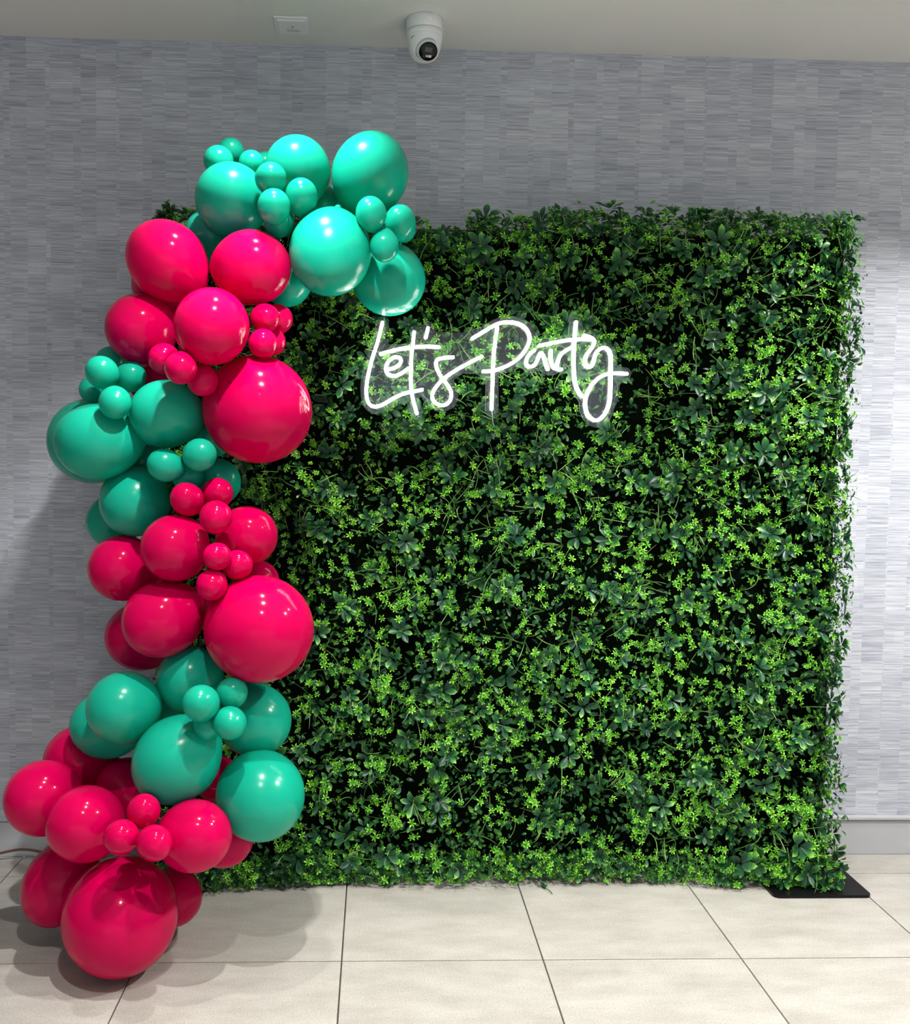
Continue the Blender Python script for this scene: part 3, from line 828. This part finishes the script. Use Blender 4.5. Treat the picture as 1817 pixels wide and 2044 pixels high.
# x, y, z of the centre, radius, half length, direction of the knot, colour, label
BALLOONS = [
(-0.030,-0.520,2.405,0.1202,0.1346,-0.32,0.64,-0.70,'t','big teal balloon at the very top right of the arch'),
(-0.258,-0.506,2.413,0.1045,0.1171,0.06,0.89,-0.46,'t','large teal balloon left of the topmost right teal balloon'),
(-0.455,-0.567,2.303,0.1117,0.1251,0.14,0.96,-0.22,'t','large teal balloon at the upper left bend, above the two big pink balloons'),
(-0.323,-0.683,2.340,0.0474,0.0530,-0.10,0.98,-0.18,'t','uppermost of the three tiny teal balloons on the front of the arch top'),
(-0.233,-0.669,2.293,0.0497,0.0556,-0.03,0.51,-0.86,'t','rightmost of the three tiny teal balloons on the front of the arch top'),
(-0.309,-0.724,2.248,0.0487,0.0546,-0.08,0.77,-0.63,'t','lowest of the three tiny teal balloons on the front of the arch top'),
(-0.303,-0.634,2.227,0.0472,0.0529,-0.08,0.77,0.63,'t','tiny teal balloon tucked beneath the front trio at the arch top'),
(-0.505,-0.511,2.439,0.0468,0.0524,0.17,0.98,-0.03,'t','leftmost tiny teal balloon crowning the upper left of the arch'),
(-0.477,-0.444,2.486,0.0446,0.0499,-0.06,0.99,-0.15,'t','highest tiny teal balloon crowning the upper left of the arch'),
(-0.404,-0.504,2.435,0.0407,0.0456,-0.20,0.97,-0.16,'t','tiny teal balloon right of the other two crowning the arch'),
(-0.371,-0.403,2.458,0.0436,0.0489,-0.11,0.98,-0.17,'t','tiny teal balloon almost hidden behind the large teal one at the arch top'),
(-0.536,-0.403,2.231,0.0916,0.1026,0.44,0.87,0.20,'t','dark shaded teal balloon between the top pink balloon and the leafy panel corner'),
(-0.179,-0.379,2.339,0.0687,0.0769,-0.05,0.83,0.56,'t','teal balloon glimpsed in the gap between the two topmost large balloons'),
(-0.145,-0.658,2.135,0.1244,0.1393,0.10,0.52,0.85,'t','big teal balloon hanging in the middle beneath the arch top'),
(0.032,-0.514,2.083,0.1148,0.1286,-0.51,0.72,0.47,'t','large teal balloon at the arch tip, just above the neon letter L'),
(-0.023,-0.719,2.235,0.0460,0.0516,0.18,0.44,-0.88,'t','left one of the tiny teal trio at the arch tip'),
(0.066,-0.618,2.236,0.0477,0.0534,0.02,0.44,-0.90,'t','right one of the tiny teal trio at the arch tip'),
(0.018,-0.699,2.148,0.0435,0.0494,-0.01,0.06,1.00,'t','lowest of the tiny teal trio at the arch tip'),
(0.073,-0.528,2.237,0.0439,0.0492,-0.38,0.91,0.20,'t','tiny teal balloon peeking out behind the right one of the arch tip trio'),
(-0.292,-0.478,2.074,0.0795,0.0891,0.05,0.86,0.50,'t','half hidden teal balloon below the upper right pink balloon'),
(-0.643,-0.613,2.104,0.1178,0.1331,0.71,-0.07,-0.70,'p','big bright pink balloon at the upper left, below the leafy panel corner'),
(-0.385,-0.654,2.083,0.1121,0.1256,-0.88,0.46,0.07,'p','big pink balloon directly under the teal arch top, touching the hanging teal balloon'),
(-0.481,-0.782,1.889,0.1090,0.1221,-0.13,0.77,0.62,'p','bright pink balloon in front, below the upper pair of pink balloons'),
(-0.732,-0.571,1.903,0.1086,0.1216,0.19,0.98,-0.02,'p','dark magenta balloon at the left, below the upper left pink balloon'),
(-0.701,-0.412,2.064,0.0970,0.1086,0.23,0.96,0.17,'p','dark magenta balloon mostly hidden behind the upper left pink balloon'),
(-0.338,-0.690,1.927,0.0436,0.0488,-0.58,0.81,0.10,'p','front small pink balloon of the group beside the upper right pink balloon'),
(-0.309,-0.602,1.937,0.0460,0.0515,-0.47,0.88,0.11,'p','small pink balloon closest to the leaves in the upper right small group'),
(-0.340,-0.720,1.849,0.0432,0.0484,-0.10,0.81,0.58,'p','lower small pink balloon of the group above the giant pink balloon'),
(-0.324,-0.640,1.863,0.0428,0.0480,-0.59,0.81,0.08,'p','small pink balloon behind the lower one, resting above the giant pink balloon'),
(-0.646,-0.650,1.805,0.0471,0.0528,0.37,0.92,0.10,'p','left of the three tiny pink balloons strung below the front pink balloon'),
(-0.558,-0.842,1.762,0.0466,0.0522,-0.17,0.87,0.45,'p','middle of the three tiny pink balloons strung below the front pink balloon'),
(-0.508,-0.776,1.733,0.0463,0.0518,-0.15,0.88,0.44,'p','right of the three tiny pink balloons strung below the front pink balloon'),
(-0.366,-0.646,1.657,0.1639,0.1836,-0.51,0.80,0.32,'p','giant pink balloon at mid height, level with the neon sign'),
(-0.636,-0.660,1.638,0.1034,0.1158,0.74,0.67,0.04,'t','round teal balloon immediately left of the giant pink balloon at mid height'),
(-0.844,-0.655,1.551,0.1156,0.1308,1.00,-0.04,0.01,'t','big teal balloon bulging furthest left at mid height'),
(-0.935,-0.381,1.557,0.1409,0.1578,0.35,0.94,0.02,'t','teal balloon hidden behind the leftmost big teal one, only its rim showing'),
(-0.825,-0.675,1.758,0.0482,0.0539,0.39,0.75,-0.53,'t','upper tiny teal balloon of the left cluster, in front'),
(-0.761,-0.598,1.753,0.0479,0.0537,-0.54,0.79,-0.29,'t','right tiny teal balloon of the left cluster'),
(-0.769,-0.745,1.666,0.0471,0.0528,-0.18,0.68,0.71,'t','lowest tiny teal balloon of the left cluster'),
(-0.888,-0.545,1.715,0.0436,0.0488,0.17,0.98,0.07,'t','tiny teal balloon at the left back of the left cluster'),
(-0.853,-0.471,1.805,0.0514,0.0576,-0.23,0.86,-0.45,'t','dark teal balloon behind the top of the left tiny cluster'),
(-0.750,-0.580,1.370,0.1096,0.1228,0.03,0.92,0.40,'t','teal balloon below the leftmost big teal one'),
(-0.622,-0.749,1.483,0.0488,0.0547,0.80,0.50,-0.33,'t','left of the tiny teal pair below the round teal balloon'),
(-0.522,-0.751,1.515,0.0488,0.0547,-0.72,0.66,-0.23,'t','right of the tiny teal pair below the round teal balloon'),
(-0.574,-0.662,1.454,0.0488,0.0547,-0.16,0.87,0.47,'t','tiny teal balloon partly hidden under the teal pair'),
(-0.503,-0.556,1.431,0.0752,0.0842,-0.49,0.87,0.10,'t','shaded teal balloon against the leaves, behind two tiny dark pink ones'),
(-0.864,-0.399,1.293,0.0886,0.0993,0.19,0.98,-0.06,'t','teal balloon behind at the left edge, above the dark magenta balloon'),
(-0.556,-0.757,1.383,0.0488,0.0547,0.40,0.72,-0.57,'p','left tiny dark pink balloon under the teal pair'),
(-0.476,-0.709,1.400,0.0466,0.0522,-0.47,0.80,-0.38,'p','upper right tiny dark pink balloon in front of the shaded teal one'),
(-0.463,-0.814,1.336,0.0480,0.0537,-0.14,0.89,0.44,'p','tiny bright pink balloon below the two tiny dark pink ones'),
(-0.592,-0.744,1.238,0.0998,0.1118,0.35,0.93,-0.08,'p','round pink balloon left of the middle pink trio'),
(-0.394,-0.670,1.270,0.0918,0.1028,-0.68,0.73,-0.07,'p','pink balloon against the leaves, right of the middle pink trio'),
(-0.452,-0.854,1.225,0.0402,0.0450,0.44,0.89,-0.09,'p','upper left of the middle trio of tiny pink balloons'),
(-0.404,-0.799,1.195,0.0440,0.0493,-0.76,0.64,-0.08,'p','right of the middle trio of tiny pink balloons'),
(-0.468,-0.851,1.143,0.0447,0.0500,-0.15,0.90,0.41,'p','lower left of the middle trio of tiny pink balloons'),
(-0.371,-0.559,1.117,0.0662,0.0741,-0.48,0.87,-0.11,'p','dark pink balloon peeking out above the giant lower pink balloon'),
(-0.786,-0.597,1.160,0.1029,0.1152,0.19,0.97,-0.11,'p','dark magenta balloon at the left edge of the middle pink group'),
(-0.632,-0.724,1.024,0.1144,0.1281,0.66,0.66,0.36,'p','large magenta balloon left of the giant lower pink balloon'),
(-0.754,-0.475,0.923,0.1110,0.1243,0.61,0.78,-0.14,'p','very dark magenta balloon behind the large magenta one'),
(-0.343,-0.780,1.004,0.1587,0.1777,-0.58,0.81,0.03,'p','giant glossy pink balloon in the lower middle of the garland'),
(-0.564,-0.668,0.823,0.1032,0.1156,-0.14,0.76,-0.64,'t','teal balloon wedged beneath the giant lower pink balloon'),
(-0.743,-0.750,0.758,0.1078,0.1207,0.30,0.93,-0.24,'t','round teal balloon at the left of the lower teal group'),
(-0.833,-0.591,0.662,0.1058,0.1185,0.93,0.34,-0.09,'t','shaded teal balloon behind the left one of the lower teal group'),
(-0.573,-0.820,0.624,0.1234,0.1395,0.70,0.01,0.72,'t','largest teal balloon in the centre of the lower teal group'),
(-0.366,-0.679,0.703,0.1111,0.1244,-0.53,0.85,-0.07,'t','teal balloon against the leaves at the right of the lower teal group'),
(-0.333,-0.797,0.509,0.1310,0.1467,-0.27,0.96,0.11,'t','big pale teal balloon lowest at the right, beside the leaves'),
(-0.485,-0.923,0.816,0.0518,0.0580,0.23,0.90,-0.37,'t','brightest tiny teal balloon of the lower teal quartet'),
(-0.409,-0.858,0.830,0.0449,0.0502,-0.54,0.59,-0.61,'t','upper right tiny teal balloon of the lower quartet'),
(-0.406,-0.918,0.759,0.0468,0.0524,-0.48,0.87,0.12,'t','lower right tiny teal balloon of the lower quartet'),
(-0.474,-0.874,0.743,0.0432,0.0484,-0.16,0.93,0.32,'t','tiny teal balloon at the lower left of the quartet, partly covered'),
(-0.379,-0.574,0.842,0.0599,0.0671,-0.12,0.97,0.22,'t','teal balloon behind the giant lower pink balloon, only a sliver showing'),
(-0.995,-0.715,0.471,0.1124,0.1258,0.23,0.92,-0.32,'p','magenta balloon furthest left, above the floor'),
(-0.830,-0.847,0.441,0.1091,0.1222,0.26,0.90,-0.34,'p','magenta balloon left of the tiny bottom pink trio'),
(-0.949,-0.489,0.512,0.1180,0.1322,0.17,0.94,-0.30,'p','dark magenta balloon behind the leftmost one, under the lower teal group'),
(-0.779,-0.591,0.461,0.0942,0.1055,0.21,0.93,-0.32,'p','nearly black magenta balloon deep in the gap above the bottom pink trio'),
(-0.508,-0.913,0.431,0.1014,0.1136,-0.85,0.50,-0.19,'p','magenta balloon right of the tiny bottom pink trio'),
(-0.461,-0.670,0.326,0.0871,0.0976,-0.79,0.58,-0.23,'p','dark magenta balloon in front of the leaves below the big pale teal balloon'),
(-0.642,-0.943,0.514,0.0465,0.0520,-0.16,0.69,-0.70,'p','topmost of the tiny pink trio above the bottom giant balloon'),
(-0.688,-1.004,0.463,0.0477,0.0535,0.21,0.91,-0.36,'p','left of the tiny pink trio above the bottom giant balloon'),
(-0.593,-1.032,0.458,0.0478,0.0535,-0.65,0.73,0.21,'p','right of the tiny pink trio above the bottom giant balloon'),
(-0.957,-0.680,0.193,0.1112,0.1390,0.49,0.03,0.87,'p','dark magenta balloon near the floor, left of the bottom giant'),
(-0.625,-0.630,0.124,0.0899,0.1007,-0.49,0.86,-0.13,'p','dark magenta balloon near the floor, right of the bottom giant'),
(-0.734,-0.845,0.168,0.1657,0.1856,-0.25,0.96,0.11,'p','bottom giant pink balloon resting on the floor tiles'),
(-0.743,-0.409,1.748,0.0683,0.0765,0.22,0.97,0.08,'p','dark magenta balloon deep in the gap above the round teal balloon'),
(-0.753,-0.453,1.490,0.0773,0.0866,0.21,0.98,-0.00,'t','dark teal balloon deep in the gap below the round teal balloon'),
(-0.678,-0.492,0.676,0.0679,0.0760,0.24,0.94,-0.25,'t','dark teal balloon deep in the gap amid the lower teal group'),
(-0.563,-0.517,1.026,0.0702,0.0787,0.26,0.95,-0.14,'p','dark magenta balloon deep in the gap left of the giant lower pink balloon'),
(-0.531,-0.467,1.574,0.0675,0.0756,0.27,0.96,0.02,'t','dark teal balloon deep in the gap left of the giant mid-height pink balloon'),
(-0.499,-0.531,0.467,0.0739,0.0827,0.28,0.91,-0.30,'p','dark magenta balloon deep in the gap between the two lowest big teal balloons'),
(-0.726,-0.451,1.104,0.0714,0.0800,0.22,0.97,-0.12,'p','dark magenta balloon deep in the gap amid the three middle left pink balloons'),
]
for (x, y, z, b, c, kx, ky, kz, key, lab) in BALLOONS:
    o = link('balloon', body_me[key])
    o.location = (x, y, z)
    o.rotation_mode = 'QUATERNION'
    o.rotation_quaternion = Vector((-kx, -ky, -kz)).to_track_quat('Z', 'Y')
    o.scale = (b, b, c)
    tag(o, lab, 'balloon', 'teal and pink balloons of the garland')
    k = link('knot', knot_me[key]); k.parent = o

# ------------------------------------------------------------------ neon sign
CX, CY, F = 908.5 - 81.07, 1022 + 2.341, 1960.42
CAM = Vector((0, -3.6788, 1.5149))
SIGN_Y = -0.435
def on_plane(px, py, Y):
    """point of the sign's own upright plane: the tracing of its lettering in metres"""
    v = RX*((px-CX)/F) + RD*((py-CY)/F) + RF
    return CAM + v*((Y - CAM.y)/v.y)
def trace(ox, oy, s, pts): return [(ox + s*a, oy + s*b) for a, b in pts]
A_ = lambda p: trace(710, 620, 0.13759, p)
B_ = lambda p: trace(920, 620, 0.11255, p)
C_ = lambda p: trace(1030, 620, 0.13209, p)
STROKES = [
    ('letter_tube', A_([(390,170),(350,340),(300,520),(240,700),(190,900),(160,1080),(155,1200),(175,1310),(215,1370),(280,1393),(370,1375),(470,1320),(580,1255),(700,1205),(800,1180),(900,1160),(965,1148)])),
    ('letter_tube', A_([(470,852),(560,830),(630,785),(660,730),(645,690),(600,672),(540,685),(480,735),(445,800),(440,870),(470,920),(530,945),(600,940),(680,900),(770,835)])),
    ('letter_tube', A_([(850,310),(832,480),(815,620),(805,800),(803,960),(805,1090),(820,1220),(850,1350),(890,1495)])),
    ('crossbar_tube', A_([(365,628),(500,590),(650,555),(800,535),(950,522),(1080,520),(1210,528)])),
    ('apostrophe_tube', A_([(1052,250),(1036,320),(1018,390)])),
    ('letter_tube', A_([(1415,675),(1320,680),(1230,695),(1180,720),(1168,780),(1190,860),(1250,970),(1320,1060),(1375,1150),(1390,1240),(1360,1320),(1290,1370),(1210,1365),(1140,1320),(1112,1240),(1140,1150),(1200,1070),(1290,980),(1400,900),(1540,815)]) + B_([(20,1000),(180,910),(375,812)])),
    ('letter_tube', B_([(205,495),(380,390),(560,280),(720,215),(880,205),(1030,230),(1150,310),(1215,420),(1220,540),(1170,660),(1080,790),(960,900),(820,980),(680,1035),(560,1070),(400,1075)])),
    ('letter_tube', B_([(650,300),(620,500),(590,750),(575,1000),(570,1200),(560,1450),(550,1750)])),
    ('letter_tube', B_([(1310,700),(1220,780),(1165,880),(1175,960),(1240,995),(1320,950),(1370,860),(1400,770),(1440,760),(1480,830),(1510,930),(1550,1040)])),
    ('letter_tube', C_([(530,600),(530,700),(545,800),(580,860),(640,885),(690,890)])),
    ('letter_tube', C_([(620,860),(640,760),(680,670),(760,600),(845,555)])),
    ('letter_tube', C_([(915,170),(900,350),(885,550),(880,750),(885,950),(905,1100),(950,1220),(1010,1300)])),
    ('crossbar_tube', C_([(355,530),(500,500),(700,460),(880,435),(1030,430),(1130,432)])),
    ('letter_tube', C_([(1030,375),(1120,400),(1180,440),(1185,500),(1130,590),(1070,680),(1050,770),(1070,835),(1120,850),(1165,810),(1195,710),(1230,620),(1290,570),(1350,560),(1410,600),(1440,690),(1440,850),(1440,1000),(1435,1200),(1425,1350),(1390,1480),(1320,1600),(1220,1660),(1130,1620),(1075,1540),(1055,1420),(1065,1310),(1110,1200),(1180,1090),(1280,1000),(1380,960),(1500,945),(1680,955)])),
]
OUTLINE = (A_([(100,1370),(75,1250),(70,1100),(90,900),(150,720),(230,450),(290,200),(310,130),(350,95),(400,85),(450,100),(485,150),(475,240),(440,400),(480,495),(620,490),(770,480),(790,400),(785,280),(810,240),(850,225),(900,240),(960,250),(990,190),(1050,155),(1110,175),(1140,240),(1170,310),(1550,322)])
    + B_([(330,300),(560,170),(700,120),(900,100),(1080,125),(1200,200),(1300,310),(1340,420),(1390,510)])
    + C_([(560,400),(795,370),(800,250),(820,160),(870,110),(920,100),(980,130),(1005,200),(1010,260),(1170,330),(1250,430),(1275,500),(1350,490),(1430,520),(1510,600),(1530,720),(1535,830),(1580,850),(1700,870),(1745,940),(1720,1020),(1650,1055),(1610,1050),(1570,1130),(1540,1350),(1480,1500),(1430,1640),(1340,1730),(1230,1768),(1110,1740),(1020,1650),(965,1530),(955,1380),(880,1270),(830,1150),(800,1010),(780,940),(700,920),(600,965),(490,980),(420,940),(360,905),(260,940),(170,930),(110,880),(50,855)])
    + B_([(900,1070),(670,1150),(668,1400),(665,1750),(640,1850),(560,1905),(480,1870),(435,1780),(440,1500),(450,1230),(420,1190),(270,1120),(50,1105)])
    + A_([(1420,1010),(1460,1110),(1490,1220),(1470,1330),(1400,1420),(1270,1475),(1150,1450),(1070,1380),(1030,1290),(980,1240),(920,1260),(940,1370),(980,1450),(960,1550),(890,1588),(820,1560),(780,1450),(740,1330),(590,1370),(450,1450),(290,1498),(180,1460)]))
s0 = on_plane(985, 850, SIGN_Y)
sign = empty('neon_sign', (s0.x, SIGN_Y, s0.z))
tag(sign, "glowing white neon sign reading Let's Party on clear acrylic", 'neon sign')
sinv = Vector((s0.x, SIGN_Y, s0.z))
pts = [on_plane(a, b, SIGN_Y) for a, b in OUTLINE]
bm = bmesh.new()
fr = [bm.verts.new(p - sinv + Vector((0, -0.0025, 0))) for p in pts]
bk = [bm.verts.new(p - sinv + Vector((0, 0.0025, 0))) for p in pts]
e1 = [bm.edges.new((fr[i], fr[(i+1) % len(fr)])) for i in range(len(fr))]
e2 = [bm.edges.new((bk[i], bk[(i+1) % len(bk)])) for i in range(len(bk))]
bmesh.ops.triangle_fill(bm, edges=e1, use_beauty=True)
bmesh.ops.triangle_fill(bm, edges=e2, use_beauty=True)
nfill = len(bm.faces)
for i in range(len(fr)):
    j = (i+1) % len(fr)
    f = bm.faces.new((fr[i], fr[j], bk[j], bk[i])); f.material_index = 1
bmesh.ops.recalc_face_normals(bm, faces=bm.faces)
pan = from_bm('acrylic_backing', bm, M_ACRYL, sign); pan.data.materials.append(M_EDGE)
for name, st in STROKES:
    P = catmull([on_plane(a, b, SIGN_Y - 0.0095) - sinv for a, b in st], 4)
    bm = bmesh.new(); add_tube(bm, P, 0.0050, 10)
    from_bm(name, bm, M_NEON, sign, True)
for (a, b) in (A_([(408, 122)])[0], C_([(915, 128)])[0]):
    p = on_plane(a, b, SIGN_Y) - sinv
    bm = bmesh.new(); add_tube(bm, [p + Vector((0, -0.006, 0)), p + Vector((0.004, 0.05, 0.012)), p + Vector((0.004, 0.215, 0.03))], 0.0009, 6)
    from_bm('hanging_wire', bm, M_WIRE, sign, True)
p = B_([(550, 1760), (560, 1850), (575, 2000), (600, 2044)])
bm = bmesh.new(); add_tube(bm, catmull([on_plane(*p[0], SIGN_Y-0.006) - sinv, on_plane(*p[1], SIGN_Y-0.004) - sinv, on_plane(*p[2], SIGN_Y+0.03) - sinv, on_plane(*p[3], SIGN_Y+0.10) - sinv], 4), 0.0011, 6)
from_bm('power_lead', bm, M_WHITE, sign, True)

# ------------------------------------------------------------------ cord along the foot of the wall
pts = [Vector(p) for p in ((-2.6, -0.10, 0.006), (-2.0, -0.13, 0.006), (-1.65, -0.10, 0.006), (-1.50, -0.07, 0.009), (-1.40, -0.055, 0.025), (-1.30, -0.05, 0.042), (-1.20, -0.06, 0.03), (-1.05, -0.10, 0.006), (-0.85, -0.14, 0.006))]
bm = bmesh.new(); add_tube(bm, catmull(pts, 8), 0.005, 8)
tag(from_bm('power_cord', bm, M_CORD, smooth=True), 'brown power cord lying along the baseboard at the far left', 'cord')
